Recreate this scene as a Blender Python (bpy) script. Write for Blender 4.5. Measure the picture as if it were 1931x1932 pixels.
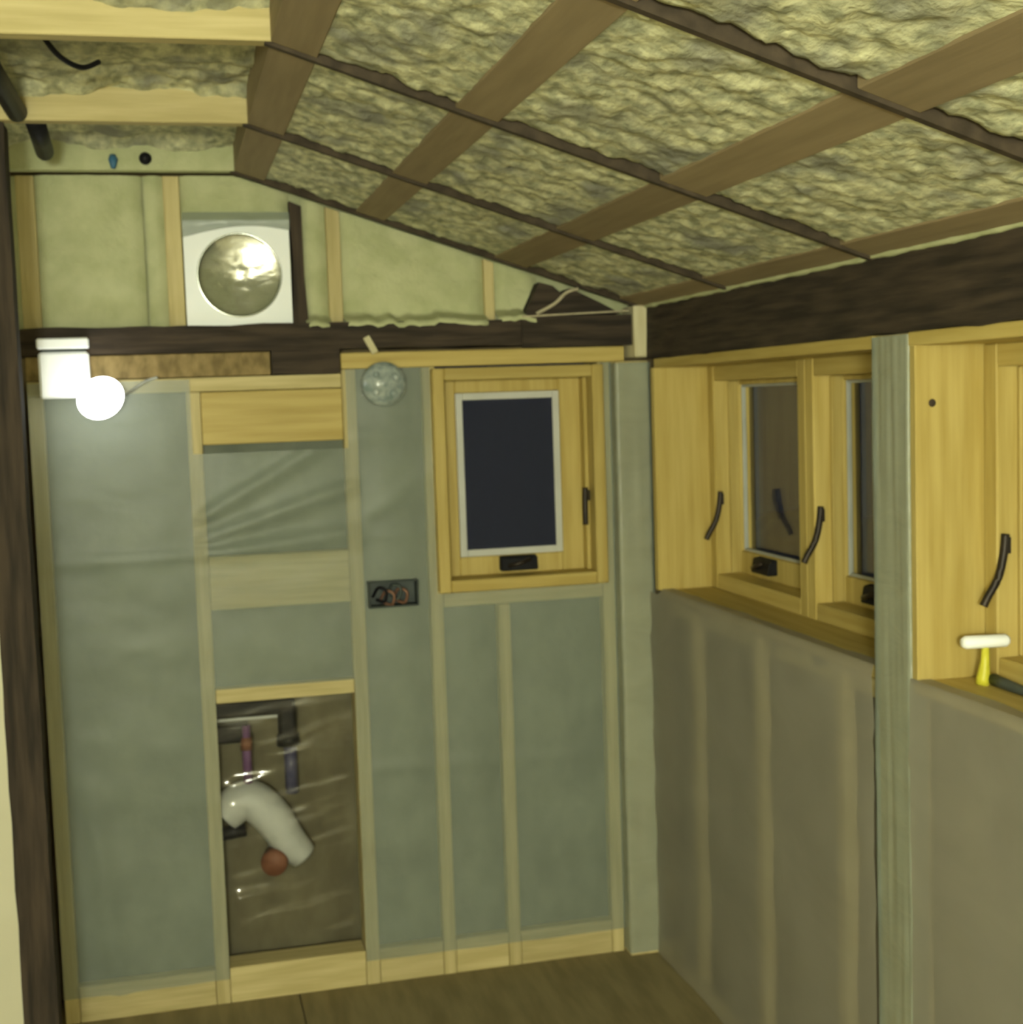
import bpy, bmesh, math, random
from mathutils import Vector, Matrix, noise
random.seed(7)
for o in list(bpy.data.objects): bpy.data.objects.remove(o)
SC = bpy.context.scene
COL = SC.collection
R = math.radians

# ------------------------------------------------------------------ camera, world, lights, exposure
YAW, PITCH, ROLL, FPX = 0.24034877, 0.08195415, -0.03330467, 2615.4
CH = 1.62
def cam_rot(y, p, r):
    cy, sy, cp, sp, cr, sr = math.cos(y), math.sin(y), math.cos(p), math.sin(p), math.cos(r), math.sin(r)
    Rz = Matrix(((cy, -sy, 0), (sy, cy, 0), (0, 0, 1)))
    B = Matrix(((1, 0, 0), (0, 0, -1), (0, 1, 0)))
    Rx = Matrix(((1, 0, 0), (0, cp, -sp), (0, sp, cp)))
    Rr = Matrix(((cr, -sr, 0), (sr, cr, 0), (0, 0, 1)))
    W = Rr @ Rx @ B @ Rz                        # world -> camera (x right, y down, z forward)
    return (Matrix(((1, 0, 0), (0, -1, 0), (0, 0, -1))) @ W).transposed()
cd = bpy.data.cameras.new('camera')
cam = bpy.data.objects.new('camera', cd); COL.objects.link(cam)
cam.matrix_world = Matrix.Translation((0, 0, CH)) @ cam_rot(YAW, PITCH, ROLL).to_4x4()
cd.sensor_fit = 'HORIZONTAL'; cd.sensor_width = 36.0; cd.lens = 36.0 * FPX / 1931.0
cd.clip_start = 0.05
cd.dof.use_dof = True; cd.dof.focus_distance = 1.0; cd.dof.aperture_fstop = 18.0
SC.camera = cam

w = bpy.data.worlds.new('night'); SC.world = w; w.use_nodes = True
w.node_tree.nodes['Background'].inputs[0].default_value = (0.02, 0.028, 0.05, 1)
w.node_tree.nodes['Background'].inputs[1].default_value = 0.6

def lamp(name, loc, energy, col, radius):
    d = bpy.data.lights.new(name, 'POINT'); d.energy = energy; d.color = col; d.shadow_soft_size = radius
    o = bpy.data.objects.new(name, d); COL.objects.link(o); o.location = loc
    return o
# the one lamp that lights the room from behind the viewpoint (glints in the plastic, lit faces turned to the camera)
lamp('work_lamp_offscreen', (-0.30, -1.15, 1.65), 300, (0.97, 1.0, 0.83), 0.15)

vs = SC.view_settings
vs.view_transform = 'Standard'; vs.look = 'None'; vs.exposure = 0.0; vs.gamma = 1.0
vs.use_curve_mapping = False

# ------------------------------------------------------------------ materials
def new_mat(name):
    m = bpy.data.materials.new(name); m.use_nodes = True
    nt = m.node_tree; nt.nodes.clear()
    out = nt.nodes.new('ShaderNodeOutputMaterial')
    return m, nt, out
def coords(nt, scale=(1, 1, 1)):
    tc = nt.nodes.new('ShaderNodeTexCoord'); oi = nt.nodes.new('ShaderNodeObjectInfo')
    mul = nt.nodes.new('ShaderNodeMath'); mul.operation = 'MULTIPLY'; mul.inputs[1].default_value = 37.0
    nt.links.new(oi.outputs['Random'], mul.inputs[0])
    add = nt.nodes.new('ShaderNodeVectorMath'); add.operation = 'ADD'
    nt.links.new(tc.outputs['Object'], add.inputs[0]); nt.links.new(mul.outputs[0], add.inputs[1])
    mp = nt.nodes.new('ShaderNodeMapping'); mp.inputs['Scale'].default_value = scale
    nt.links.new(add.outputs[0], mp.inputs['Vector'])
    return mp.outputs[0], oi
def mat(name, c1, c2=None, rough=0.6, scale=(8, 8, 8), detail=4, bump=0.0, bump_scale=None, metal=0.0, spec=0.3,
        lo=0.35, hi=0.65, vary=0.0, extra=None):
    """two-tone noise material; extra = (colour, scale, lo, hi) adds a second blotch layer"""
    m, nt, out = new_mat(name)
    b = nt.nodes.new('ShaderNodeBsdfPrincipled'); nt.links.new(b.outputs[0], out.inputs[0])
    b.inputs['Roughness'].default_value = rough; b.inputs['Metallic'].default_value = metal
    b.inputs['Specular IOR Level'].default_value = spec
    v, oi = coords(nt, scale)
    n = nt.nodes.new('ShaderNodeTexNoise'); n.inputs['Scale'].default_value = 1.0; n.inputs['Detail'].default_value = detail
    nt.links.new(v, n.inputs['Vector'])
    r = nt.nodes.new('ShaderNodeValToRGB')
    r.color_ramp.elements[0].position = lo; r.color_ramp.elements[1].position = hi
    r.color_ramp.elements[0].color = (*c1, 1); r.color_ramp.elements[1].color = (*(c2 or c1), 1)
    nt.links.new(n.outputs['Fac'], r.inputs['Fac'])
    col = r.outputs['Color']
    if extra:
        ec, es, el, eh = extra
        v2, _ = coords(nt, es)
        n2 = nt.nodes.new('ShaderNodeTexNoise'); n2.inputs['Scale'].default_value = 1.0; n2.inputs['Detail'].default_value = 3
        nt.links.new(v2, n2.inputs['Vector'])
        r2 = nt.nodes.new('ShaderNodeValToRGB')
        r2.color_ramp.elements[0].position = el; r2.color_ramp.elements[1].position = eh
        nt.links.new(n2.outputs['Fac'], r2.inputs['Fac'])
        mx = nt.nodes.new('ShaderNodeMix'); mx.data_type = 'RGBA'
        nt.links.new(r2.outputs['Color'], mx.inputs['Factor'])
        nt.links.new(col, mx.inputs['A']); mx.inputs['B'].default_value = (*ec, 1)
        col = mx.outputs['Result']
    if vary:
        hs = nt.nodes.new('ShaderNodeHueSaturation')
        mr = nt.nodes.new('ShaderNodeMapRange'); mr.inputs['To Min'].default_value = 1 - vary; mr.inputs['To Max'].default_value = 1 + vary
        nt.links.new(oi.outputs['Random'], mr.inputs['Value']); nt.links.new(mr.outputs[0], hs.inputs['Value'])
        nt.links.new(col, hs.inputs['Color']); col = hs.outputs['Color']
    nt.links.new(col, b.inputs['Base Color'])
    if bump:
        bp = nt.nodes.new('ShaderNodeBump'); bp.inputs['Strength'].default_value = bump; bp.inputs['Distance'].default_value = 0.01
        if bump_scale:
            v3, _ = coords(nt, bump_scale)
            n3 = nt.nodes.new('ShaderNodeTexNoise'); n3.inputs['Scale'].default_value = 1.0; n3.inputs['Detail'].default_value = 5
            nt.links.new(v3, n3.inputs['Vector']); nt.links.new(n3.outputs['Fac'], bp.inputs['Height'])
        else:
            nt.links.new(n.outputs['Fac'], bp.inputs['Height'])
        nt.links.new(bp.outputs[0], b.inputs['Normal'])
    return m
def axis_scale(ax, along, across): return tuple(along if i == ax else across for i in range(3))

PINE = [mat('pine_%s' % 'xyz'[a], (0.42, 0.315, 0.085), (0.52, 0.41, 0.135), 0.55, axis_scale(a, 3, 45), bump=0.08, vary=0.10) for a in range(3)]
STUD = [mat('stud_%s' % 'xyz'[a], (0.44, 0.37, 0.165), (0.56, 0.48, 0.24), 0.65, axis_scale(a, 4, 55), bump=0.1, vary=0.08) for a in range(3)]
DARK = [mat('dark_timber_%s' % 'xyz'[a], (0.024, 0.018, 0.013), (0.062, 0.045, 0.030), 0.8, axis_scale(a, 5, 60), bump=0.35, vary=0.15) for a in range(3)]
BROWN = [mat('brown_board_%s' % 'xyz'[a], (0.235, 0.18, 0.10), (0.285, 0.22, 0.125), 0.75, axis_scale(a, 4, 50), bump=0.1, vary=0.08) for a in range(3)]
RAFTER = mat('rafter_edge', (0.035, 0.026, 0.016), (0.065, 0.048, 0.03), 0.8, (30, 30, 30), bump=0.2)
CAVB = mat('cavity_board', (0.10, 0.088, 0.05), (0.15, 0.135, 0.08), 0.8, (12, 12, 6), bump=0.1)
OSB = mat('strand_board', (0.16, 0.115, 0.04), (0.32, 0.235, 0.095), 0.7, (35, 35, 18), bump=0.1)
FOAM = mat('sprayed_foam', (0.30, 0.31, 0.20), (0.66, 0.66, 0.42), 0.8, (40, 24, 40), 5, bump=0.5, bump_scale=(75, 48, 75),
           lo=0.36, hi=0.62, spec=0.2, extra=((0.27, 0.275, 0.225), (7, 5, 7), 0.52, 0.68))
FOAM2 = mat('trimmed_foam', (0.42, 0.445, 0.25), (0.51, 0.53, 0.32), 0.85, (14, 14, 14), 5, bump=0.25, bump_scale=(90, 90, 90), spec=0.1)
BATT = mat('grey_batt', (0.135, 0.155, 0.125), (0.185, 0.205, 0.165), 0.95, (9, 9, 6), 5, bump=0.3, bump_scale=(40, 40, 40), spec=0.05)
BATT2 = mat('brown_batt', (0.15, 0.135, 0.095), (0.20, 0.18, 0.13), 0.95, (9, 9, 6), 5, bump=0.3, bump_scale=(40, 40, 40), spec=0.05)
FLOOR = mat('plywood', (0.19, 0.155, 0.075), (0.26, 0.215, 0.11), 0.8, (25, 4, 25), 4, bump=0.1)
CREAM = mat('cream_paint', (0.76, 0.73, 0.53), (0.80, 0.77, 0.57), 0.5, (5, 5, 5), 3, bump=0.05)
WHITE = mat('white_plastic', (0.90, 0.95, 0.97), (0.94, 0.97, 0.98), 0.35, (12, 12, 12), 2)
LIGHTGREY = mat('screen_frame', (0.50, 0.51, 0.47), (0.55, 0.56, 0.52), 0.4, (12, 12, 12), 2)
BLACK = mat('black_plastic', (0.007, 0.007, 0.009), (0.012, 0.012, 0.014), 0.5, (20, 20, 20), 2, spec=0.15)
BRONZE = mat('dark_bronze', (0.022, 0.017, 0.012), (0.035, 0.026, 0.018), 0.45, (20, 20, 20), 2, metal=0.3)
PURPLE = mat('purple_pipe', (0.11, 0.05, 0.13), (0.14, 0.07, 0.16), 0.45, (20, 20, 20), 2)
NAVY = mat('navy_pipe', (0.05, 0.05, 0.10), (0.07, 0.07, 0.12), 0.45, (20, 20, 20), 2)
GREYP = mat('pale_grey_plastic', (0.36, 0.38, 0.35), (0.44, 0.46, 0.42), 0.5, (9, 9, 9), 3)
RED = mat('rust_cap', (0.13, 0.055, 0.03), (0.18, 0.08, 0.045), 0.6, (20, 20, 20), 3)
FOIL = mat('duct_metal', (0.55, 0.60, 0.56), (0.70, 0.74, 0.70), 0.22, (6, 6, 6), 3, bump=0.12, metal=1.0)
DAMPER = mat('damper_plate', (0.17, 0.165, 0.11), (0.21, 0.20, 0.135), 0.5, (12, 12, 12), 3)
BOXGREY = mat('box_plastic', (0.035, 0.045, 0.042), (0.06, 0.075, 0.07), 0.5, (12, 12, 12), 3)
TEAL = mat('clear_blue_box', (0.20, 0.26, 0.25), (0.42, 0.47, 0.44), 0.12, (40, 40, 40), 3, bump=0.3, spec=0.6)
COPPER = mat('copper_wire', (0.20, 0.10, 0.06), (0.26, 0.14, 0.09), 0.4, (20, 20, 20), 2, metal=0.3)
YELLOW = mat('yellow_plastic', (0.55, 0.52, 0.04), (0.62, 0.58, 0.06), 0.4, (20, 20, 20), 2)
BLUE = mat('blue_plastic', (0.04, 0.12, 0.22), (0.05, 0.15, 0.26), 0.4, (20, 20, 20), 2)
STRING = mat('pale_twine', (0.42, 0.37, 0.25), (0.50, 0.45, 0.31), 0.9, (90, 90, 90), 2)
PALE = mat('pale_offcut', (0.55, 0.50, 0.30), (0.66, 0.62, 0.42), 0.7, (30, 30, 5), 3, bump=0.1)
TARP = mat('blue_tarp', (0.16, 0.20, 0.42), (0.26, 0.31, 0.55), 0.5, (5, 5, 5), 3, bump=0.2)
TAN = mat('roof_deck', (0.20, 0.15, 0.07), (0.26, 0.20, 0.10), 0.8, (10, 3, 10), 3)
PLASTER = mat('plain_board', (0.55, 0.52, 0.38), (0.60, 0.57, 0.42), 0.8, (6, 6, 6), 3)

def film_mat(name, col, fac, rough, bump_scale, bump, gloss_fac=0.0):
    m, nt, out = new_mat(name)
    tr = nt.nodes.new('ShaderNodeBsdfTransparent')
    b = nt.nodes.new('ShaderNodeBsdfPrincipled'); b.inputs['Roughness'].default_value = rough
    b.inputs['Specular IOR Level'].default_value = 0.5
    v, _ = coords(nt, bump_scale)
    n = nt.nodes.new('ShaderNodeTexNoise'); n.inputs['Scale'].default_value = 1.0; n.inputs['Detail'].default_value = 4
    n.inputs['Distortion'].default_value = 0.6
    nt.links.new(v, n.inputs['Vector'])
    bp = nt.nodes.new('ShaderNodeBump'); bp.inputs['Strength'].default_value = bump; bp.inputs['Distance'].default_value = 0.02
    nt.links.new(n.outputs['Fac'], bp.inputs['Height']); nt.links.new(bp.outputs[0], b.inputs['Normal'])
    r = nt.nodes.new('ShaderNodeValToRGB')
    r.color_ramp.elements[0].position = 0.3; r.color_ramp.elements[1].position = 0.7
    r.color_ramp.elements[0].color = tuple(c * 0.85 for c in col) + (1,); r.color_ramp.elements[1].color = (*col, 1)
    nt.links.new(n.outputs['Fac'], r.inputs['Fac']); nt.links.new(r.outputs['Color'], b.inputs['Base Color'])
    mx = nt.nodes.new('ShaderNodeMixShader'); mx.inputs[0].default_value = fac
    nt.links.new(tr.outputs[0], mx.inputs[1]); nt.links.new(b.outputs[0], mx.inputs[2])
    last = mx
    if gloss_fac:
        g = nt.nodes.new('ShaderNodeBsdfGlossy'); g.inputs['Roughness'].default_value = rough * 0.5
        nt.links.new(bp.outputs[0], g.inputs['Normal'])
        m2 = nt.nodes.new('ShaderNodeMixShader'); m2.inputs[0].default_value = gloss_fac
        nt.links.new(mx.outputs[0], m2.inputs[1]); nt.links.new(g.outputs[0], m2.inputs[2]); last = m2
    nt.links.new(last.outputs[0], out.inputs[0])
    return m
FILM = film_mat('poly_film', (0.345, 0.40, 0.33), 0.46, 0.42, (3, 3, 7), 0.35)
FILM_R = film_mat('cloudy_poly_film', (0.385, 0.365, 0.30), 0.64, 0.5, (3, 3, 5), 0.3)
CLEAR = film_mat('clear_poly', (0.30, 0.31, 0.26), 0.03, 0.14, (3, 3, 14), 0.2, 0.03)
WRAP = film_mat('wrap_film', (0.36, 0.42, 0.36), 0.55, 0.3, (8, 8, 14), 0.5)
COVER = film_mat('cover_poly', (0.30, 0.32, 0.28), 0.12, 0.26, (12, 12, 22), 0.10, 0.34)
GLASS = film_mat('window_glass', (0.03, 0.035, 0.04), 0.35, 0.05, (1, 1, 1), 0.02, 0.12)
MESH = film_mat('insect_screen', (0.012, 0.016, 0.042), 0.85, 0.8, (300, 1, 300), 0.05)

def emit_mat(name, col, s):
    m, nt, out = new_mat(name)
    e = nt.nodes.new('ShaderNodeEmission'); e.inputs[0].default_value = (*col, 1); e.inputs[1].default_value = s
    nt.links.new(e.outputs[0], out.inputs[0]); return m
BULB = emit_mat('lit_globe', (1.0, 1.0, 0.94), 8.0)

# ------------------------------------------------------------------ builders
ORG = {}
def thing(name, loc, label=None, cat=None, kind=None, group=None, rotz=0.0, local=False):
    o = bpy.data.objects.new(name, None); COL.objects.link(o); o.location = loc; o.rotation_euler = (0, 0, rotz)
    o.empty_display_size = 0.05
    ORG[o.name] = Vector((0, 0, 0)) if local else Vector(loc)
    tag(o, label, cat, kind, group); return o
def tag(o, label=None, cat=None, kind=None, group=None):
    if label: o['label'] = label
    if cat: o['category'] = cat
    if kind: o['kind'] = kind
    if group: o['group'] = group
    return o
def mk(name, bm, m, parent=None, smooth=False):
    """link bm (coordinates in the frame of the thing) as one mesh, origin at the middle of its base"""
    bm.normal_update()
    xs = [v.co.x for v in bm.verts]; ys = [v.co.y for v in bm.verts]; zs = [v.co.z for v in bm.verts]
    c = Vector(((min(xs) + max(xs)) / 2, (min(ys) + max(ys)) / 2, min(zs)))
    for v in bm.verts: v.co -= c
    if smooth:
        for f in bm.faces: f.smooth = True
    me = bpy.data.meshes.new(name); bm.to_mesh(me); bm.free()
    me.materials.append(m)
    o = bpy.data.objects.new(name, me); COL.objects.link(o)
    if parent: o.parent = parent; o.location = c - ORG[parent.name]
    else: o.location = c
    ORG[o.name] = c
    return o
def bbox(x0, x1, y0, y1, z0, z1, bev=0.002, bm=None):
    nb = bmesh.new()
    vs = [nb.verts.new(p) for p in ((x0, y0, z0), (x1, y0, z0), (x1, y1, z0), (x0, y1, z0), (x0, y0, z1), (x1, y0, z1), (x1, y1, z1), (x0, y1, z1))]
    for f in ((0, 3, 2, 1), (4, 5, 6, 7), (0, 1, 5, 4), (1, 2, 6, 5), (2, 3, 7, 6), (3, 0, 4, 7)): nb.faces.new([vs[i] for i in f])
    if bev: bmesh.ops.bevel(nb, geom=list(nb.edges), offset=bev, segments=1, affect='EDGES', profile=0.5)
    if bm is None: return nb
    me = bpy.data.meshes.new('t'); nb.to_mesh(me); nb.free(); bm.from_mesh(me); bpy.data.meshes.remove(me); return bm
def box(name, x0, x1, y0, y1, z0, z1, m, parent=None, bev=0.002):
    return mk(name, bbox(x0, x1, y0, y1, z0, z1, bev), m, parent)
def rough_beam(name, ax, a0, a1, lo, hi, m, parent=None, n=24, amp=0.004, seed=0.0):
    """hewn timber along axis ax with uneven faces; lo/hi = (p,q) extents on the other two axes"""
    bm = bmesh.new(); rings = []
    others = [i for i in range(3) if i != ax]
    for i in range(n + 1):
        a = a0 + (a1 - a0) * i / n; ring = []
        prof = [(lo[0], lo[1]), ((lo[0] + hi[0]) / 2, lo[1]), (hi[0], lo[1]), (hi[0], (lo[1] + hi[1]) / 2), (hi[0], hi[1]), ((lo[0] + hi[0]) / 2, hi[1]), (lo[0], hi[1]), (lo[0], (lo[1] + hi[1]) / 2)]
        for k, (p, q) in enumerate(prof):
            d = noise.noise((a * 9 + seed, k * 3.1, seed)) * amp; e = noise.noise((a * 9, k * 2.3 + 9, seed + 4)) * amp
            co = [0, 0, 0]; co[ax] = a; co[others[0]] = p + d; co[others[1]] = q + e
            ring.append(bm.verts.new(co))
        rings.append(ring)
    for A, Bq in zip(rings, rings[1:]):
        for k in range(8): bm.faces.new((A[k], A[(k + 1) % 8], Bq[(k + 1) % 8], Bq[k]))
    bm.faces.new(rings[0][::-1]); bm.faces.new(rings[-1])
    bmesh.ops.recalc_face_normals(bm, faces=bm.faces)
    return mk(name, bm, m, parent)
def prism(name, poly, ax, a0, a1, m, parent=None, bev=0.0):
    """polygon in the plane normal to ax, extruded a0..a1"""
    bm = bmesh.new(); oth = [i for i in range(3) if i != ax]
    def P(p, a):
        c = [0, 0, 0]; c[ax] = a; c[oth[0]], c[oth[1]] = p; return bm.verts.new(c)
    A = [P(p, a0) for p in poly]; Bq = [P(p, a1) for p in poly]; n = len(poly)
    bm.faces.new(A); bm.faces.new(Bq[::-1])
    for i in range(n): bm.faces.new((A[i], Bq[i], Bq[(i + 1) % n], A[(i + 1) % n]))
    bmesh.ops.recalc_face_normals(bm, faces=bm.faces)
    if bev: bmesh.ops.bevel(bm, geom=list(bm.edges), offset=bev, segments=1, affect='EDGES')
    return mk(name, bm, m, parent)
def tube(name, pts, r, m, parent=None, seg=12, radii=None):
    bm = bmesh.new(); pts = [Vector(p) for p in pts]; rings = []
    up = Vector((0.13, 0.31, 0.94)).normalized()
    for i, p in enumerate(pts):
        d = (pts[min(i + 1, len(pts) - 1)] - pts[max(i - 1, 0)]).normalized()
        s = d.cross(up)
        if s.length < 0.1: s = d.cross(Vector((1, 0, 0)))
        s.normalize(); t = s.cross(d).normalized(); rr = radii[i] if radii else r
        rings.append([bm.verts.new(p + (s * math.cos(2 * math.pi * k / seg) + t * math.sin(2 * math.pi * k / seg)) * rr) for k in range(seg)])
    for A, Bq in zip(rings, rings[1:]):
        for k in range(seg): bm.faces.new((A[k], A[(k + 1) % seg], Bq[(k + 1) % seg], Bq[k]))
    bm.faces.new(rings[0][::-1]); bm.faces.new(rings[-1])
    bmesh.ops.recalc_face_normals(bm, faces=bm.faces)
    o = mk(name, bm, m, parent, smooth=True)
    return o
def curve_pts(P, n=10):
    P = [Vector(p) for p in P]; out = []
    for i in range(len(P) - 1):
        a, b, c, d = P[max(i - 1, 0)], P[i], P[i + 1], P[min(i + 2, len(P) - 1)]
        for k in range(n):
            t = k / n
            out.append(0.5 * ((2 * b) + (c - a) * t + (2 * a - 5 * b + 4 * c - d) * t * t + (3 * b - a - 3 * c + d) * t ** 3))
    out.append(P[-1]); return out
def lathe(name, prof, centre, axis, m, parent=None, seg=36, close=False):
    """prof = [(radius, distance along axis)]"""
    bm = bmesh.new(); ax = Vector(axis).normalized()
    s = ax.cross(Vector((0, 0, 1)));
    if s.length < 0.1: s = Vector((1, 0, 0))
    s.normalize(); t = s.cross(ax).normalized(); C = Vector(centre); rings = []
    for r, h in prof:
        if r < 1e-5: rings.append([bm.verts.new(C + ax * h)])
        else: rings.append([bm.verts.new(C + ax * h + (s * math.cos(2 * math.pi * k / seg) + t * math.sin(2 * math.pi * k / seg)) * r) for k in range(seg)])
    pairs = list(zip(rings, rings[1:])) + ([(rings[-1], rings[0])] if close else [])
    for A, Bq in pairs:
        for k in range(seg):
            a = [A[k % len(A)], A[(k + 1) % len(A)], Bq[(k + 1) % len(Bq)], Bq[k % len(Bq)]]
            u = []
            for v in a:
                if v not in u: u.append(v)
            if len(u) > 2: bm.faces.new(u)
    bmesh.ops.recalc_face_normals(bm, faces=bm.faces)
    return mk(name, bm, m, parent, smooth=True)
def sheet(name, us, vs_, fn, m, parent=None, skip=None, smooth=True):
    """grid surface: fn(u, v) -> point; skip(u, v) drops a cell"""
    bm = bmesh.new(); V = [[bm.verts.new(fn(u, v)) for v in vs_] for u in us]
    for i in range(len(us) - 1):
        for j in range(len(vs_) - 1):
            if skip and skip((us[i] + us[i + 1]) / 2, (vs_[j] + vs_[j + 1]) / 2): continue
            bm.faces.new((V[i][j], V[i + 1][j], V[i + 1][j + 1], V[i][j + 1]))
    loose = [v for v in bm.verts if not v.link_faces]
    for v in loose: bm.verts.remove(v)
    return mk(name, bm, m, parent, smooth)
def lin(a, b, step, keep=()):
    n = max(1, int(round((b - a) / step))); s = set(round(a + (b - a) * i / n, 4) for i in range(n + 1))
    for k in keep:
        s = set(x for x in s if abs(x - k) > step * 0.45 or x in (round(a, 4), round(b, 4))); s.add(round(k, 4))
    return sorted(s)
def fbm(p, o=4): return noise.fractal(p, 1.0, 2.0, o)

YB = 3.75                    # front of the studs of the back wall
XR = 1.31                    # inner face of the right wall
ZF = 2.228                   # underside of the flat ceiling
BX = 0.20                    # where the flat ceiling breaks into the slope
SL = math.atan(0.358 / 1.085)
def zs(x): return ZF - (x - BX) * math.tan(SL)

# ------------------------------------------------------------------ floor
floor = thing('floor', (0.2, 1.5, 0), 'bare olive-brown plywood subfloor of the room', 'floor', 'structure')
for i, (x0, x1) in enumerate(((-0.95, 0.27), (0.273, 1.5))):
    for j, (y0, y1) in enumerate(((-1.6, 0.8), (0.803, 3.0), (3.003, 3.95))):
        box('plywood_sheet', x0, x1, y0, y1, -0.02, 0.0, FLOOR, floor, 0.001)

# ------------------------------------------------------------------ back wall
wb = thing('wall_back', (0.4, YB, 0), 'gable end stud wall with grey insulation under plastic film', 'wall', 'structure')
S = [(-0.345, -0.308), (0.049, 0.086), (0.460, 0.498), (0.680, 0.716), (0.870, 0.906), (1.180, 1.216)]
D0, D1 = YB, YB + 0.09
for i, (a, b) in enumerate(S):
    top = 1.663 if i < 2 else (1.712 if i != 4 else 1.045)
    lean = 0.0
    box('stud', a, b, D0, D1, 0, top, STUD[2], wb)
box('top_plate', -0.345, 0.459, D0 - 0.001, D1, 1.664, 1.701, STUD[0], wb)
box('top_plate', 0.460, 1.262, D0 - 0.002, D1, 1.713, 1.756, PINE[0], wb)
box('blocking', 0.087, 0.459, D0, D0 + 0.038, 1.523, 1.662, PINE[0], wb)
box('blocking', 0.087, 0.459, D0, D0 + 0.038, 1.082, 1.224, STUD[0], wb)
box('header', 0.087, 0.459, D0, D1, 0.829, 0.868, STUD[0], wb)
box('rough_sill', 0.717, 1.179, D0, D1, 1.047, 1.086, STUD[0], wb)
for a, b in ((-0.307, 0.048), (0.087, 0.459), (0.499, 0.679), (0.717, 0.869), (0.907, 1.179)):
    box('bottom_plate', a, b, D0 + 0.001, D1, 0, 0.098, STUD[0], wb)
box('sheathing', -0.95, 1.52, D1 + 0.075, D1 + 0.09, 0, 1.02, TAN, wb, 0.001)
box('sheathing', -0.95, 0.695, D1 + 0.075, D1 + 0.09, 1.021, 2.32, TAN, wb, 0.001)
box('sheathing', 0.696, 1.195, D1 + 0.075, D1 + 0.09, 1.72, 2.32, TAN, wb, 0.001)
box('sheathing', 1.196, 1.52, D1 + 0.075, D1 + 0.09, 1.021, 2.0, TAN, wb, 0.001)
# insulation batts, softly pillowed, one per bay
def batt(x0, x1, z0, z1, m, seed, depth=0.022, parent=wb):
    bay_box = x0 < 0.55 < x1 and z0 < 1.0 < z1
    us = lin(x0, x1, 0.022, (0.507, 0.647) if bay_box else ()); vv = lin(z0, z1, 0.03, (1.059, 1.133) if bay_box else ())
    def f(u, v):
        e = min(u - x0, x1 - u, v - z0, z1 - v); k = min(1.0, e / 0.05)
        d = depth + 0.012 * (1 - k) - 0.010 * k + fbm((u * 7 + seed, v * 5, seed)) * 0.006 * k
        return (u, D0 + d, v)
    sheet('insulation_batt', us, vv, f, m, parent, lambda u, v: 0.507 < u < 0.647 and 1.059 < v < 1.133)
for n, (x0, x1, z0, z1) in enumerate(((-0.308, 0.049, 0.098, 1.664), (0.086, 0.460, 1.224, 1.523), (0.086, 0.460, 0.868, 1.082),
        (0.498, 0.680, 0.098, 1.713), (0.716, 0.870, 0.098, 1.047), (0.906, 1.180, 0.098, 1.047))):
    batt(x0, x1, z0, z1, BATT, n * 3.7)

# vapour film over the studs, cut out round the cavity and the window
cuts = [(0.086, 0.460, 0.0, 0.868), (0.700, 1.188, 1.086, 1.75), (0.060, 0.470, 1.50, 1.75), (0.506, 0.648, 1.058, 1.134)]
def film_fn(u, v):
    near = min(abs(u - (a + b) / 2) for a, b in S)
    k = min(1.0, max(0.0, (near - 0.02) / 0.07))
    crease = 0.0
    for zc, x0, x1, sl in ((1.262, 0.49, 1.25, 0.00), (1.233, -0.34, 0.5, 0.01), (1.53, 0.49, 0.70, 0.0), (0.62, 0.5, 1.2, -0.02)):
        if x0 <= u <= x1: crease += 0.006 * math.exp(-((v - zc - sl * u) / 0.012) ** 2)
    fold = 0.0
    if 0.07 < u < 0.48 and 1.224 < v < 1.523:      # the slack diagonal folds between the two blocks
        for c, s in ((1.30, 0.30), (1.36, 0.55), (1.255, 0.10)):
            fold += 0.014 * math.exp(-((v - (c + s * (u - 0.09) - 0.02)) / 0.016) ** 2)
    if u > 0.49 and 1.3 < v < 1.45: fold += 0.005 * math.exp(-((v - (1.30 + 0.7 * (u - 0.5))) / 0.012) ** 2)
    if v < 0.7: fold += 0.016 * min(1, (0.7 - v) / 0.2) * math.exp(-((u + 0.255 - 0.09 * (0.7 - v)) / 0.022) ** 2)
    d = 0.004 + k * (0.003 + 0.004 * fbm((u * 4 + 3, v * 9, 1.7))) + crease + fold
    return (u, D0 - d, v)
sheet('plastic_film', lin(-0.345, 1.235, 0.020, (0.086, 0.460, 0.700, 1.188, 0.060, 0.470, 0.506, 0.648)), lin(0.07, 1.712, 0.016, (0.868, 1.058, 1.086, 1.134, 1.50)), film_fn, FILM, wb,
      lambda u, v: any(a < u < b and c < v < d for a, b, c, d in cuts) or (u < 0.46 and v > 1.69))

# cavity covered with clear poly, plumbing inside
tag(box('cavity_back', 0.062, 0.484, D1 + 0.06, D1 + 0.070, 0.05, 0.90, CAVB, wb, 0.001), 'dull olive board at the back of the plumbing cavity')
def clear_fn(u, v):
    d = 0.002 + 0.010 * fbm((u * 2.2 + 0.6 * v, v * 15 - u * 3.0, 5.1)) + 0.004 * math.sin(v * 26 + u * 9)
    e = min(u - 0.087, 0.459 - u, v - 0.099, 0.828 - v)
    return (u, D0 + 0.018 - d * min(1, e / 0.03), v)
tag(sheet('clear_plastic_sheet', lin(0.087, 0.459, 0.010), lin(0.099, 0.828, 0.008), clear_fn, CLEAR, wb), 'shiny clear plastic stretched over the plumbing cavity')

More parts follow.
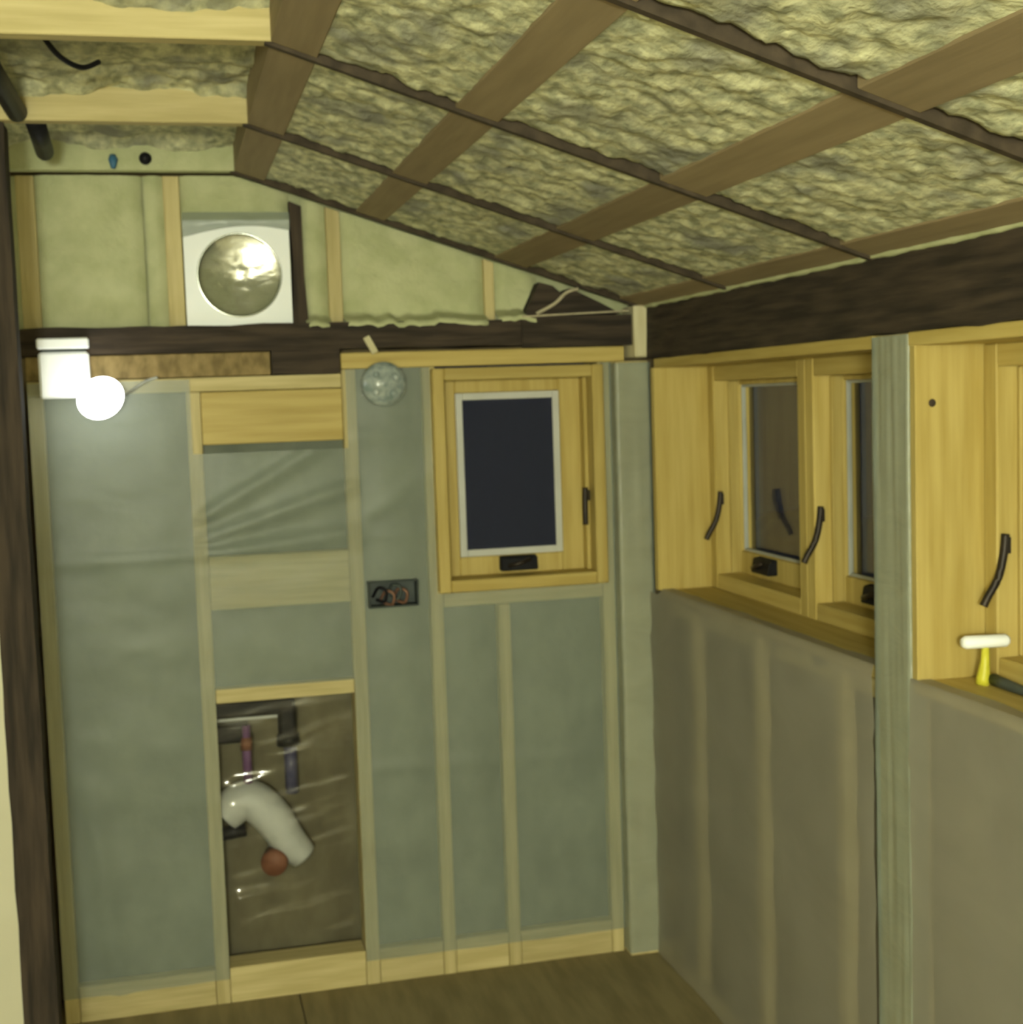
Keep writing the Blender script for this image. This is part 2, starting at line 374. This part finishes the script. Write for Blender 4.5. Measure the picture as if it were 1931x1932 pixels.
yp = D0 + 0.065
pl = thing('drain_pipe', (0.20, yp, 0.55), 'black plastic drain pipe bent over in the cavity behind clear plastic', 'pipe')
bm = bbox(0.080, 0.300, yp - 0.022, yp + 0.022, 0.775, 0.825, 0.010)
bbox(0.252, 0.302, yp - 0.023, yp + 0.023, 0.690, 0.80, 0.010, bm)
mk('pipe_elbow', bm, BLACK, pl)
lathe('pipe_collar', [(0.0, 0.0), (0.031, 0.0), (0.031, 0.03), (0.0, 0.03)], (0.277, yp, 0.685), (0, 0, 1), BLACK, pl, 20)
lathe('pipe_stub', [(0.0, 0.0), (0.018, 0.0), (0.018, 0.14), (0.0, 0.14)], (0.282, yp, 0.550), (0, 0, 1), NAVY, pl, 16)
pt = thing('trap_fitting', (0.13, yp, 0.55), 'short black pipe fitting with purple supply tube below it', 'pipe fitting')
mk('fitting_body', bbox(0.080, 0.172, yp - 0.020, yp + 0.020, 0.706, 0.758, 0.008), BLACK, pt)
lathe('supply_tube', [(0.0, 0.0), (0.0125, 0.0), (0.0125, 0.16), (0.0, 0.16)], (0.163, yp - 0.012, 0.592), (0, 0, 1), PURPLE, pt, 14)
lathe('collar', [(0.0, 0.0), (0.016, 0.0), (0.016, 0.035), (0.0, 0.035)], (0.163, yp - 0.012, 0.685), (0, 0, 1), RED, pt, 14)
mk('rail', bbox(0.080, 0.255, yp + 0.024, yp + 0.034, 0.758, 0.776, 0.002), GREYP, pt)
el = thing('waste_elbow', (0.2, yp, 0.30), 'pale grey plastic waste elbow with a rust coloured end cap', 'pipe')
cp = curve_pts([(0.094, yp, 0.505), (0.155, yp, 0.545), (0.215, yp - 0.005, 0.50), (0.265, yp - 0.01, 0.42), (0.305, yp - 0.01, 0.37)], 6)
tube('elbow', cp, 0.05, GREYP, el, 18, [0.050 + 0.010 * math.sin(math.pi * i / (len(cp) - 1)) - 0.012 * i / (len(cp) - 1) for i in range(len(cp))])
lathe('end_cap', [(0.0, 0.0), (0.034, 0.0), (0.037, 0.012), (0.037, 0.045), (0.0, 0.045)], (0.218, yp - 0.055, 0.370), (0.25, 1, 0.1), RED, el, 24)
tube('outlet', [(0.222, yp - 0.02, 0.372), (0.238, yp, 0.40), (0.25, yp, 0.43)], 0.03, GREYP, el)
tube('dark_stub', [(0.085, yp - 0.01, 0.455), (0.150, yp - 0.01, 0.462)], 0.018, BLACK, el)

# beams on top of the back wall
b = rough_beam('timber_beam', 0, -0.42, 1.272, (YB - 0.035, 1.766), (YB + 0.09, 1.835), DARK[0], None, 40, 0.006, 1.0)
tag(b, 'rough dark brown timber beam lying along the top of the gable stud wall', 'beam')
b = rough_beam('filler_block', 0, 0.275, 0.455, (YB - 0.02, 1.703), (YB + 0.08, 1.768), DARK[0], None, 10, 0.004, 5.0)
tag(b, 'short dark timber block between strand board and yellow top plate', 'block')
b = box('strand_board_strip', -0.345, 0.272, YB - 0.012, YB + 0.06, 1.703, 1.764, OSB)
tag(b, 'brown strand board strip under the dark beam beside the white box', 'board')
b = box('dark_beam_end', 0.955, 1.272, YB - 0.045, YB - 0.036, 1.757, 1.842, DARK[0], None, 0.001)
tag(b, 'black timber facing on the beam end beside the pale upright offcut', 'board')
b = prism('gusset_block', [(0.965, 1.842), (1.012, 1.935), (1.05, 1.925), (1.075, 1.903), (1.10, 1.918), (1.19, 1.875), (1.245, 1.846)], 1, YB - 0.03, YB + 0.05, DARK[0])
tag(b, 'dark wedge-shaped timber gusset under the sloping ceiling', 'block')
b = tube('twine', curve_pts([(0.955, YB - 0.047, 1.841), (1.10, YB - 0.050, 1.846), (1.265, YB - 0.047, 1.852)], 6), 0.0028, STRING, None, 8)
tag(b, 'thin pale twine stretched along the top of the black beam end', 'twine')
b = tube('splinter', curve_pts([(1.000, YB - 0.034, 1.849), (1.05, YB - 0.045, 1.875), (1.085, YB - 0.045, 1.905), (1.12, YB - 0.04, 1.915)], 5), 0.005, STRING, None, 8, None)
tag(b, 'pale curved splinter of wood across the dark gusset', 'splinter')
b = mk('spacer_block', bbox(1.274, 1.328, YB - 0.06, YB + 0.05, 1.722, 1.866, 0.004), PALE)
tag(b, 'pale upright wood offcut in the corner between the two dark beams', 'block')
b = mk('wood_chip', bbox(0.0, 0.018, -0.006, 0.006, -0.025, 0.025, 0.002), PALE)
b.location = (0.548, YB - 0.045, 1.752); b.rotation_euler = (0, R(-28), 0)
tag(b, 'small pale wood chip stuck to the dark beam above the round box', 'wood chip')

# gable above the beam: studs, trimmed foam
gb = thing('wall_gable', (0.4, YB, 1.83), 'gable triangle of yellow foam between studs above the dark beam', 'wall', 'structure')
G = [(-0.345, -0.300), (0.018, 0.060), (0.437, 0.474), (0.866, 0.894)]
for k, (a, b_) in enumerate(G):
    za = min(zs(a), ZF); zb = min(zs(b_), ZF)
    prism('gable_stud', [(a, 1.832), (b_, 1.832), (b_, zb - 0.004), (a, za - 0.004)], 1, YB + 0.012, YB + 0.08, STUD[2], gb, 0.0015)
prism('dark_stud', [(0.338, 1.832), (0.379, 1.832), (0.372, 1.96), (0.371, 2.145), (0.340, 2.158), (0.345, 2.0)], 1, YB - 0.004, YB + 0.07, DARK[2], gb)
def gable_foam(x0, x1, z0, seed, ztop=None, drip=0.0):
    us = lin(x0, x1, 0.014); vv = [i / 40 for i in range(41)]
    def f(u, t):
        zt = min(zs(u), ZF) - 0.002
        if ztop: zt = min(zt, ztop)
        zb = z0 + (0.008 * fbm((u * 34, seed, 0.3)) if drip else 0)
        v = zb + (zt - zb) * t
        e = min(u - x0, x1 - u); k = min(1, e / 0.02)
        return (u, YB + 0.034 - 0.016 * k - 0.006 * fbm((u * 9, v * 9, seed)) - 0.002 * fbm((u * 45, v * 45, seed)) - (drip * min(1.0, max(0.0, (0.034 - (v - zb)) / 0.022))), v)
    sheet('foam_infill', us, vv, f, FOAM2, gb)
gable_foam(-0.300, -0.036, 1.834, 1.1); gable_foam(-0.030, 0.018, 1.834, 2.2); gable_foam(0.060, 0.340, 2.095, 3.3)
gable_foam(0.371, 0.437, 1.826, 4.4, None, 0.065); gable_foam(0.474, 0.866, 1.824, 5.5, None, 0.066); gable_foam(0.894, 1.02, 1.830, 6.6, None, 0.066)
box('foam_backing', -0.95, 1.30, YB + 0.06, YB + 0.075, 1.83, 2.23, FOAM2, gb, 0.001)

# cream painted panel beyond the post
b = box('wall_left', -0.95, -0.365, YB - 0.02, YB + 0.05, 0, 1.70, CREAM); tag(b, 'cream painted wall panel beyond the dark post', 'wall', 'structure')

# ------------------------------------------------------------------ left post
b = rough_beam('timber_post', 2, 0.0, ZF - 0.002, (-0.372, 3.10), (-0.300, 3.18), DARK[2], None, 30, 0.003, 8.0)
tag(b, 'tall dark timber post standing in front of the cream panel', 'post')

# ------------------------------------------------------------------ ceiling
ce = thing('ceiling', (0.3, 2.0, ZF), 'foam-sprayed ceiling, flat then sloping, with joists and brown boards', 'ceiling', 'structure')
RY = [3.70, 3.085, 2.395, 1.655, 0.95, 0.22, -0.5]
for k, y in enumerate(RY):
    box('joist', -0.95, BX + 0.01, y, y + 0.038, ZF, ZF + 0.13, STUD[0] if k else FOAM2, ce)
    prism('rafter', [(BX - 0.01, ZF - 0.003), (1.36, zs(1.36) - 0.006), (1.36, zs(1.36) + 0.12), (BX - 0.01, ZF + 0.13)], 1, y + 0.006, y + 0.022, RAFTER, ce)
BANDS = [(0.200, 0.277), (0.512, 0.588), (0.884, 0.974), (1.238, 1.345)]
for k in range(len(RY) - 1):
    y1, y0 = RY[k] + 0.0055, RY[k + 1] + 0.0225
    for a, b_ in BANDS:
        prism('ceiling_board', [(a, zs(a)), (b_, zs(b_)), (b_, zs(b_) + 0.025), (a, zs(a) + (0.025 if a > 0.3 else 0.09))], 1, y0, y1, BROWN[1], ce, 0.0015)
    fine = k < 4
    st = 0.0085 if fine else 0.03
    # foam between the boards
    for q in range(3):
        a, b_ = BANDS[q][1], BANDS[q + 1][0]
        def f(u, v, a=a, b_=b_, y0=y0, y1=y1, k=k, q=q):
            eb = max(0.0, min(u - a, b_ - u)); er = min(v - y0, y1 - v)
            rag = 0.5 + 0.5 * fbm((u * 22, v * 22, k + q * 1.7))
            edge = min(1.0, max(0.0, 1 - max(0.0, er - 0.016 * max(0.0, rag)) / 0.010))
            h = 0.006 * fbm((u * 9, v * 8, k * 2.1 + q)) + 0.007 * noise.turbulence((u * 32, v * 20, k + q * 3.0), 3, False) - 0.002
            return (u, v, zs(u) + 0.003 - h * (1 - edge) * min(1.0, 0.25 + eb / 0.03) + 0.025 * edge)
        sheet('foam_panel', lin(a - 0.006, b_ + 0.006, st), lin(y0 - 0.004, y1 + 0.004, st), f, FOAM, ce)
    # foam above the flat joists
    def g(u, v, y0=y0, y1=y1, k=k):
        e = min(v - y0, y1 - v); edge = max(0.0, 1 - e / 0.05)
        h = 0.020 * fbm((u * 6, v * 7, k * 1.3 + 40)) + 0.006 * noise.turbulence((u * 26, v * 30, k + 9.0), 3, False)
        return (u, v, ZF + 0.075 - h - 0.02 * edge)
    sheet('foam_panel', lin(-0.95, BX + 0.005, st * 1.3), lin(y0 - 0.02, y1 + 0.004, st * 1.3), g, FOAM, ce)
box('roof_deck', -0.95, BX + 0.02, -1.6, 3.93, ZF + 0.14, ZF + 0.155, TAN, ce, 0.001)
prism('roof_deck', [(BX, zs(BX) + 0.13), (1.62, zs(1.62) + 0.13), (1.62, zs(1.62) + 0.145), (BX, zs(BX) + 0.145)], 1, -1.6, 3.93, TAN, ce)
def bead(u, v):
    t = 2 * math.pi * v; r = 0.007 + 0.004 * fbm((u * 14, 1.0, 2.0))
    return (XR - 0.004 + r * math.cos(t), u, 1.864 + 0.003 * fbm((u * 8, 5.0, 1.0)) + r * math.sin(t))
sheet('foam_bead', lin(-0.4, 3.68, 0.02), [i / 8 for i in range(9)], bead, FOAM2, ce)
# scattered hardware in the left bays
b = tube('conduit', [(-0.285, 2.50, ZF + 0.02), (-0.278, 2.75, ZF + 0.018), (-0.270, 3.08, ZF + 0.015)], 0.021, BLACK, None, 14); tag(b, 'black conduit stub below the foam, near the middle joist', 'conduit', None, None)
b = tube('conduit', [(-0.240, 3.125, ZF + 0.012), (-0.243, 3.30, ZF + 0.006), (-0.246, 3.45, ZF + 0.0)], 0.021, BLACK, None, 14); tag(b, 'black conduit stub in the bay against the gable', 'conduit')
b = tube('cable', curve_pts([(-0.18, 2.58, ZF + 0.05), (-0.155, 2.64, ZF + 0.026), (-0.12, 2.70, ZF + 0.020), (-0.09, 2.74, ZF + 0.04)], 6), 0.005, BLACK, None, 10); tag(b, 'loose black cable sagging out of the foam between joists', 'cable')
b = lathe('wire_connector', [(0.0, 0.0), (0.008, 0.0), (0.012, 0.012), (0.006, 0.034), (0.0, 0.036)], (-0.10, 3.690, ZF + 0.035), (0, -0.3, -1), BLUE, None, 14); tag(b, 'small blue wire connector hanging by the end joist', 'wire connector')
b = lathe('cable_clamp', [(0.0, 0.0), (0.014, 0.0), (0.016, 0.01), (0.013, 0.024), (0.0, 0.026)], (-0.022, 3.700, ZF + 0.030), (0.1, -1, -0.2), BLACK, None, 14); tag(b, 'small black round clamp on the end joist', 'clamp')

# ------------------------------------------------------------------ right wall
wr = thing('wall_right', (XR, 2.6, 0), 'right stud wall under cloudy plastic film with window bays', 'wall', 'structure')
b = rough_beam('eaves_beam', 1, -1.5, 3.690, (XR - 0.002, 1.716), (XR + 0.16, 1.858), DARK[1], None, 60, 0.006, 3.0)
tag(b, 'long black-brown timber beam running over the row of windows', 'beam')
box('sill_plate', XR, XR + 0.14, -1.5, 3.70, 0.0, 0.04, STUD[1], wr)
box('wall_sheathing', XR + 0.145, XR + 0.16, -1.5, 3.90, 0.0, 1.04, TAN, wr, 0.001)
for y in (3.40, 2.99, 2.575, 1.87, 1.45, 1.04, 0.6):
    box('stud', XR + 0.002, XR + 0.09, y - 0.019, y + 0.019, 0.041, 1.04, STUD[2], wr)
prev = 3.60
for y in (3.40, 2.99, 2.575, 2.42, 1.87, 1.45, 1.04, 0.6):
    y1 = prev - 0.019; y0 = y + 0.019
    if y == 2.42: y0 = 2.415
    def f(u, v, y0=y0, y1=y1):
        e = min(u - y0, y1 - u); k = min(1, e / 0.05)
        return (XR + 0.030 - 0.016 * k + 0.006 * fbm((u * 6, v * 6, 2.0)), u, v)
    if y1 - y0 > 0.03: sheet('insulation_batt', lin(y0, y1, 0.025), lin(0.04, 1.045, 0.04), f, BATT2, wr)
    prev = y if y != 2.42 else 2.28
def rf(u, v):
    cr = 0.004 * math.exp(-((v - 0.93 - 0.0 * u) / 0.012) ** 2)
    if v > 1.06 and u < 3.6:          # top edge folded over the sill
        return (XR - 0.006 + (v - 1.06) * 1.1 * (0.8 + 0.3 * fbm((u * 5, 1, 1))), u, 1.079 + 0.002 * fbm((u * 6, v * 40, 2)))
    return (XR - 0.006 - 0.005 * fbm((u * 4, v * 7, 8.0)) - cr, u, min(v, 1.06))
sheet('plastic_film', lin(0.5, 3.70, 0.03, (2.278, 2.416, 3.597)), lin(0.004, 1.056, 0.025) + [1.062, 1.07, 1.08, 1.09, 1.10], rf, FILM_R, wr,
      lambda u, v: 2.278 < u < 2.416 or (v > 1.06 and u > 3.59))
# posts
b = mk('corner_post', bbox(1.220, 1.318, YB - 0.045, YB + 0.06, 0, 1.712, 0.004), STUD[2], wb)
def wrapfn(cx, cy, hx, hy, seed):
    def f(u, v):
        P = [(-hx, hy), (-hx, -hy), (hx, -hy), (hx, hy)]; s = u * 3; i = min(2, int(s)); t = s - i
        x = P[i][0] + (P[i + 1][0] - P[i][0]) * t; y = P[i][1] + (P[i + 1][1] - P[i][1]) * t
        g = 1 + 0.03 * fbm((u * 14, v * 2.2, seed)) + 0.04
        return (cx + x * g, cy + y * g, v)
    return f
sheet('film_wrap', [i / 30 for i in range(31)], lin(0.01, 1.708, 0.04), wrapfn(1.269, YB + 0.008, 0.049, 0.055, 3.0), WRAP, b)
b = thing('window_post', (1.36, 2.345, 0), 'film-wrapped grey post between the double window and the next one', 'post')
mk('timber', bbox(1.312, 1.42, 2.285, 2.410, 0, 1.714, 0.004), STUD[2], b)
sheet('film_wrap', [i / 30 for i in range(31)], lin(0.01, 1.712, 0.04),
      (lambda u, v: (lambda s: (XR - 0.004 + abs(s) * 0 + (max(0, abs(s) - 1) * 0.06) - 0.003 * fbm((u * 14, v * 2, 4.0)), 2.3475 + max(-1, min(1, s)) * 0.067, v))((u - 0.5) * 3.2)), WRAP, b)
# window bays: sill, head and end panels
def bay(y0, y1, left_end=True):
    box('window_sill', XR + 0.004, XR + 0.16, y0, y1, 1.047, 1.076, PINE[1], wr, 0.006)
    box('window_head', XR + 0.0, XR + 0.20, y0, y1, 1.690, 1.7155, PINE[1], wr, 0.002)
bay(2.415, 3.640); bay(1.0, 2.283)
box('end_panel', XR - 0.016, XR + 0.155, 3.598, 3.625, 1.076, 1.690, PINE[2], wr, 0.002)
box('end_panel', XR + 0.002, XR + 0.155, 2.262, 2.284, 1.076, 1.714, PINE[2], wr, 0.002)
k = lathe('knot', [(0.0, 0.0), (0.0075, 0.0), (0.006, 0.002), (0.0, 0.0022)], (1.346, 2.262, 1.586), (0, -1, 0), DARK[2], wr, 14)
box('apron', XR + 0.012, XR + 0.05, 2.415, 3.60, 1.008, 1.046, STUD[1], wr)

# ------------------------------------------------------------------ windows
def window(name, loc, rotz, w, h, depth, face, sash, label, screen, lever_side, crank_u):
    """local frame: u right, v into the wall, z up from the bottom of the frame"""
    t = thing(name, loc, label, 'window', 'structure', None, rotz, True)
    pv = PINE
    for (a, b_) in ((0, face), (w - face, w)): box('jamb', a, b_, 0, depth, 0, h, PINE[2], t, 0.003)
    box('head_jamb', face, w - face, 0.001, depth, h - face, h, PINE[0], t, 0.003)
    box('sill_jamb', face, w - face, 0.001, depth, 0, face, PINE[0], t, 0.003)
    # raised inner bead around the opening
    for (a, b_) in ((face, face + 0.012), (w - face - 0.012, w - face)): box('bead', a, b_, depth * 0.45, depth, face, h - face, PINE[2], t, 0.003)
    iw0, iw1, z0, z1 = face + 0.012, w - face - 0.012, face, h - face
    v0, v1 = depth * 0.72, depth + 0.02
    sl, sr, sb, st = sash
    bm = bbox(iw0, sl, v0, v1, z0, z1, 0.003); bbox(sr, iw1, v0, v1, z0, z1, 0.003, bm)
    bbox(sl, sr, v0, v1, z0, sb, 0.003, bm); bbox(sl, sr, v0, v1, st, z1, 0.003, bm)
    s = mk('sash', bm, PINE[2], t)
    fw = 0.020 if screen else 0.007
    m = LIGHTGREY if screen else GREYP
    vf = v0 - 0.006 if screen else v0 + 0.008
    bm = bbox(sl, sl + fw, vf, vf + 0.012, sb, st, 0.002)
    bbox(sr - fw, sr, vf, vf + 0.012, sb, st, 0.002, bm); bbox(sl + fw, sr - fw, vf, vf + 0.012, sb, sb + fw, 0.002, bm); bbox(sl + fw, sr - fw, vf, vf + 0.012, st - fw, st, 0.002, bm)
    mk('screen_frame' if screen else 'glazing_bead', bm, m, s)
    if screen:
        box('insect_screen', sl + fw, sr - fw, vf + 0.004, vf + 0.006, sb + fw, st - fw, MESH, s, 0)
    box('pane', sl, sr, v1 - 0.014, v1 - 0.008, sb, st, GLASS, s, 0)
    # lock lever, curved, standing off the jamb
    u = face + 0.012 if lever_side == 'left' else w - face - 0.012
    sg = 1 if lever_side == 'left' else -1
    zc = h * 0.30
    if screen:
        P = [(u + sg * 0.003, depth * 0.40, zc + 0.085), (u + sg * 0.006, depth * 0.36, zc + 0.03), (u + sg * 0.006, depth * 0.36, zc - 0.02)]
        rad = 0.008
    else:
        P = [(u - 0.004, 0.012, zc + 0.085), (u - 0.002, 0.006, zc + 0.045), (u - 0.004, -0.004, zc + 0.005), (u - 0.008, -0.022, zc - 0.028), (u - 0.010, -0.030, zc - 0.045)]
        rad = 0.0075
    lv = tube('lock_lever', curve_pts(P, 6), rad, BRONZE, t, 10)
    box('lever_plate', min(u, u + sg * 0.004) - 0.001, max(u, u + sg * 0.004) + 0.001, depth * 0.10, depth * 0.20, zc + 0.05, zc + 0.08, BRONZE, lv, 0.001)
    # crank operator
    vc = v0 - 0.028
    ck = prism('crank_operator', [(vc, sb - 0.044), (v0 + 0.002, sb - 0.044), (v0 + 0.002, sb - 0.002), (vc + 0.008, sb - 0.006)], 0, crank_u - 0.054, crank_u + 0.054, BLACK, t, 0.003)
    tube('crank_handle', [(crank_u - 0.035, vc - 0.002, sb - 0.03), (crank_u, vc - 0.008, sb - 0.022), (crank_u + 0.03, vc - 0.004, sb - 0.012)], 0.006, BRONZE, ck, 10)
    return t
# back wall casement
W1 = window('window_1', (0.702, YB - 0.03, 1.090), 0, 0.488, 0.617, 0.115, 0.034,
            (0.078, 0.378, 0.088, 0.548), 'pine casement window with dark insect screen in the gable wall', True, 'right', 0.243)
# right wall casements
RW = dict(w=0.625, h=0.614, depth=0.09, face=0.042, sash=(0.062, 0.565, 0.105, 0.560))
for i, (y, lab) in enumerate(((3.598, 'pine casement window nearest the corner post, on the right wall'), (2.975 + 0.020, 'pine casement window half hidden by the film-wrapped post'),
                              (2.262, 'pine casement window beyond the film-wrapped post, beside the knotty panel'))):
    window('window_%d' % (i + 2), (XR + 0.140, y, 1.076), R(-90), RW['w'] - (0.022 if i == 0 else 0.04), RW['h'], RW['depth'], RW['face'], RW['sash'], lab, False, 'left', 0.24)

# ------------------------------------------------------------------ exhaust duct in the gable
C = (0.203, 0, 1.965)
fan = thing('exhaust_duct', (0.2, YB, 1.83), 'square white exhaust fan plate with a shiny round metal duct opening', 'exhaust fan')
bm = bmesh.new(); N = 64; yo = YB - 0.012
hx0, hx1, hz0, hz1 = 0.063, 0.336, 1.833, 2.108
def sq(t):
    c, s = math.cos(t), math.sin(t)
    dx = (hx1 - C[0]) if c > 0 else (C[0] - hx0); dz = (hz1 - C[2]) if s > 0 else (C[2] - hz0)
    k = min(dx / abs(c) if abs(c) > 1e-6 else 9, dz / abs(s) if abs(s) > 1e-6 else 9)
    return (C[0] + c * k, C[2] + s * k)
angs = sorted([2 * math.pi * i / N for i in range(N)] + [math.atan2(z - C[2], x - C[0]) % (2 * math.pi) for x in (hx0, hx1) for z in (hz0, hz1)])
rings = []
for (kind, y) in (('sq', yo + 0.05), ('sq', yo), ('c', yo), ('c', yo + 0.05)):
    rings.append([bm.verts.new((*(p := (sq(t) if kind == 'sq' else (C[0] + 0.107 * math.cos(t), C[2] + 0.107 * math.sin(t))))[:1], y, p[1])) for t in angs])
for A, Bq in zip(rings, rings[1:]):
    for i in range(len(angs)): bm.faces.new((A[i], A[(i + 1) % len(angs)], Bq[(i + 1) % len(angs)], Bq[i]))
bmesh.ops.recalc_face_normals(bm, faces=bm.faces)
mk('face_plate', bm, WHITE, fan)
lathe('duct', [(0.107, 0.0), (0.1075, 0.02), (0.105, 0.05), (0.106, 0.055), (0.104, 0.09), (0.104, 0.14)], (C[0], yo + 0.001, C[2]), (0, 1, 0), FOIL, fan, 64)
lathe('duct_rim', [(0.104, 0.0), (0.110, -0.004), (0.111, 0.0), (0.107, 0.004)], (C[0], yo, C[2]), (0, 1, 0), FOIL, fan, 64, True)
tag(lathe('damper', [(0.0, 0.0), (0.104, 0.0), (0.104, 0.004), (0.0, 0.004)], (C[0], yo + 0.110, C[2]), (0, 1, 0), DAMPER, fan, 48), 'dull olive damper plate inside the duct')
def bowl(u, v):
    t = 2 * math.pi * u; r = 0.106 * v
    x, z = r * math.cos(t), r * math.sin(t)
    return (C[0] + x, yo + 0.004 + 0.011 * (1 - v * v) + 0.0015 * fbm((x * 24, z * 40, 6.0)) * (1 - v), C[2] + z)
tag(sheet('plastic_cover', [i / 48 for i in range(49)], [i / 16 + 0.001 for i in range(16)] + [1.0], bowl, COVER, fan), 'shiny clear plastic sucked into the round opening')
def flap(u, v):
    t = (2.125 - v) / 0.05
    lower = max(0.0, min(1.0, (2.10 - v) / 0.03))
    return (u, yo - 0.004 - 0.012 * math.sin(math.pi * min(1, max(0, t)) ) - 0.004 * fbm((u * 13, v * 18, 2.0)), v + lower * (0.035 * math.sin((u - 0.06) * 9) - 0.015))
sheet('plastic_flap', lin(0.062, 0.338, 0.008), lin(2.075, 2.128, 0.006), flap, WRAP, fan)

# ------------------------------------------------------------------ small fittings
bx = thing('junction_box', (-0.247, YB - 0.03, 1.657), 'white plastic junction box with a stepped lid on the dark beam', 'junction box')
mk('box_body', bbox(-0.308, -0.186, YB - 0.075, YB - 0.012, 1.657, 1.773, 0.006), WHITE, bx)
mk('box_neck', bbox(-0.300, -0.194, YB - 0.060, YB - 0.014, 1.772, 1.782, 0.001), BOXGREY, bx)
mk('box_lid', bbox(-0.310, -0.184, YB - 0.079, YB - 0.012, 1.781, 1.808, 0.004), WHITE, bx)
gl = thing('globe_lamp', (-0.165, YB - 0.14, 1.60), 'glowing white globe lamp hanging against the white box', 'lamp')
bm = bmesh.new(); bmesh.ops.create_uvsphere(bm, u_segments=28, v_segments=18, radius=0.057)
for v in bm.verts: v.co = Vector((-0.160, YB - 0.135, 1.654)) + Vector((v.co.x, v.co.y, v.co.z * 0.93 + 0.12 * v.co.x))
mk('globe', bm, BULB, gl, True)
lathe('lamp_holder', [(0.0, 0.0), (0.022, 0.0), (0.024, 0.03), (0.02, 0.05), (0.0, 0.05)], (-0.157, YB - 0.090, 1.662), (0.25, 1, 0.1), WHITE, gl, 20)
tube('lamp_cord', curve_pts([(-0.115, YB - 0.11, 1.655), (-0.085, YB - 0.045, 1.672), (-0.05, YB - 0.02, 1.695), (-0.02, YB - 0.016, 1.704)], 6), 0.004, GREYP, gl, 8)
rb = thing('round_box', (0.572, YB - 0.02, 1.62), 'round clear blue-grey electrical box wrapped in shiny plastic', 'electrical box')
lathe('box_shell', [(0.0, 0.030), (0.046, 0.030), (0.050, 0.024), (0.058, 0.020), (0.060, 0.0), (0.0, 0.0)][::-1], (0.571, YB - 0.008, 1.670), (0, -1, 0), TEAL, rb, 32)
for a in (0.5, 2.3, 3.9, 5.4):
    lathe('box_lug', [(0.0, 0.0), (0.009, 0.0), (0.008, 0.008), (0.0, 0.009)], (0.571 + 0.034 * math.cos(a), YB - 0.037, 1.670 + 0.034 * math.sin(a)), (0, -1, 0), TEAL, rb, 12)
def wf(u, v):
    t = 2 * math.pi * u; rr = v * (0.066 + 0.006 * fbm((math.cos(t) * 2, math.sin(t) * 2, 3.3)))
    return (0.571 + rr * math.cos(t), YB - 0.050 + 0.036 * v * v - 0.010 * fbm((math.cos(t) * rr * 45, math.sin(t) * rr * 45, 7.0)), 1.670 + rr * math.sin(t))
sheet('plastic_wrap', [i / 40 for i in range(41)], [0.02, 0.15, 0.3, 0.45, 0.6, 0.75, 0.9, 1.0], wf, CLEAR, rb)

ob = thing('outlet_box', (0.573, YB, 1.055), 'dark double outlet box with loose copper and black wires', 'electrical box')
bm = bbox(0.508, 0.646, YB + 0.036, YB + 0.042, 1.060, 1.132, 0.001)
for (a, b_, c, d_) in ((0.508, 0.512, 1.060, 1.132), (0.642, 0.646, 1.060, 1.132), (0.512, 0.642, 1.060, 1.064), (0.512, 0.642, 1.128, 1.132)):
    bbox(a, b_, YB - 0.012, YB + 0.036, c, d_, 0.0008, bm)
mk('box_shell', bm, BOXGREY, ob)
for k, (x, z, m) in enumerate(((0.545, 1.095, BLACK), (0.566, 1.085, COPPER), (0.585, 1.102, BOXGREY), (0.602, 1.090, COPPER))):
    tube('wire', curve_pts([(x - 0.02, YB + 0.035, z - 0.01), (x - 0.008, YB + 0.005, z + 0.018), (x + 0.012, YB - 0.006, z + 0.008), (x + 0.006, YB - 0.002, z - 0.02), (x - 0.014, YB + 0.012, z - 0.015)], 6), 0.0042, m, ob, 8)

# T-handled tool and dark rod on the sill of the near window
tt = thing('hand_tool', (1.40, 2.185, 1.076), 'small yellow-stemmed tool with a white crossbar handle on the sill', 'tool')
tube('stem', [(1.402, 2.195, 1.076), (1.404, 2.195, 1.088), (1.408, 2.195, 1.12), (1.409, 2.195, 1.148)], 0.006, YELLOW, tt, 12, [0.012, 0.0125, 0.008, 0.0065])
tube('crossbar', [(1.365, 2.200, 1.155), (1.372, 2.200, 1.155), (1.408, 2.195, 1.155), (1.446, 2.190, 1.155), (1.452, 2.190, 1.155)], 0.012, WHITE, tt, 14, [0.008, 0.012, 0.012, 0.012, 0.008])
b = tube('dark_rod', [(1.418, 2.185, 1.087), (1.416, 2.14, 1.086), (1.412, 2.02, 1.083), (1.408, 1.93, 1.080)], 0.010, BOXGREY, None, 10, [0.011, 0.010, 0.006, 0.005])
tag(b, 'dark grey tapered rod lying on the sill beside the yellow tool', 'rod')

# blue tarp heap outside the windows
def tarp(u, v):
    return (2.0 + 1.4 * u + 0.05 * fbm((u * 6, v * 6, 1)), 3.6 + 2.4 * v, 0.55 + 0.52 * math.sin(math.pi * u) ** 0.7 * (0.8 + 0.2 * math.sin(math.pi * v)) + 0.10 * fbm((u * 5, v * 7, 2)))
b = sheet('blue_tarp', [i / 24 for i in range(25)], [i / 30 for i in range(31)], tarp, TARP)
tag(b, 'blue tarp heaped outside the corner window', 'tarp')

# ------------------------------------------------------------------ the unseen end of the room
b = box('wall_front', -0.95, 1.5, -1.62, -1.6, 0, 2.36, PLASTER); tag(b, 'plain board wall behind the viewpoint', 'wall', 'structure')
b = box('wall_side', -0.97, -0.951, -1.6, 3.75, 0, 2.36, PLASTER); tag(b, 'plain board wall to the left of the dark post', 'wall', 'structure')
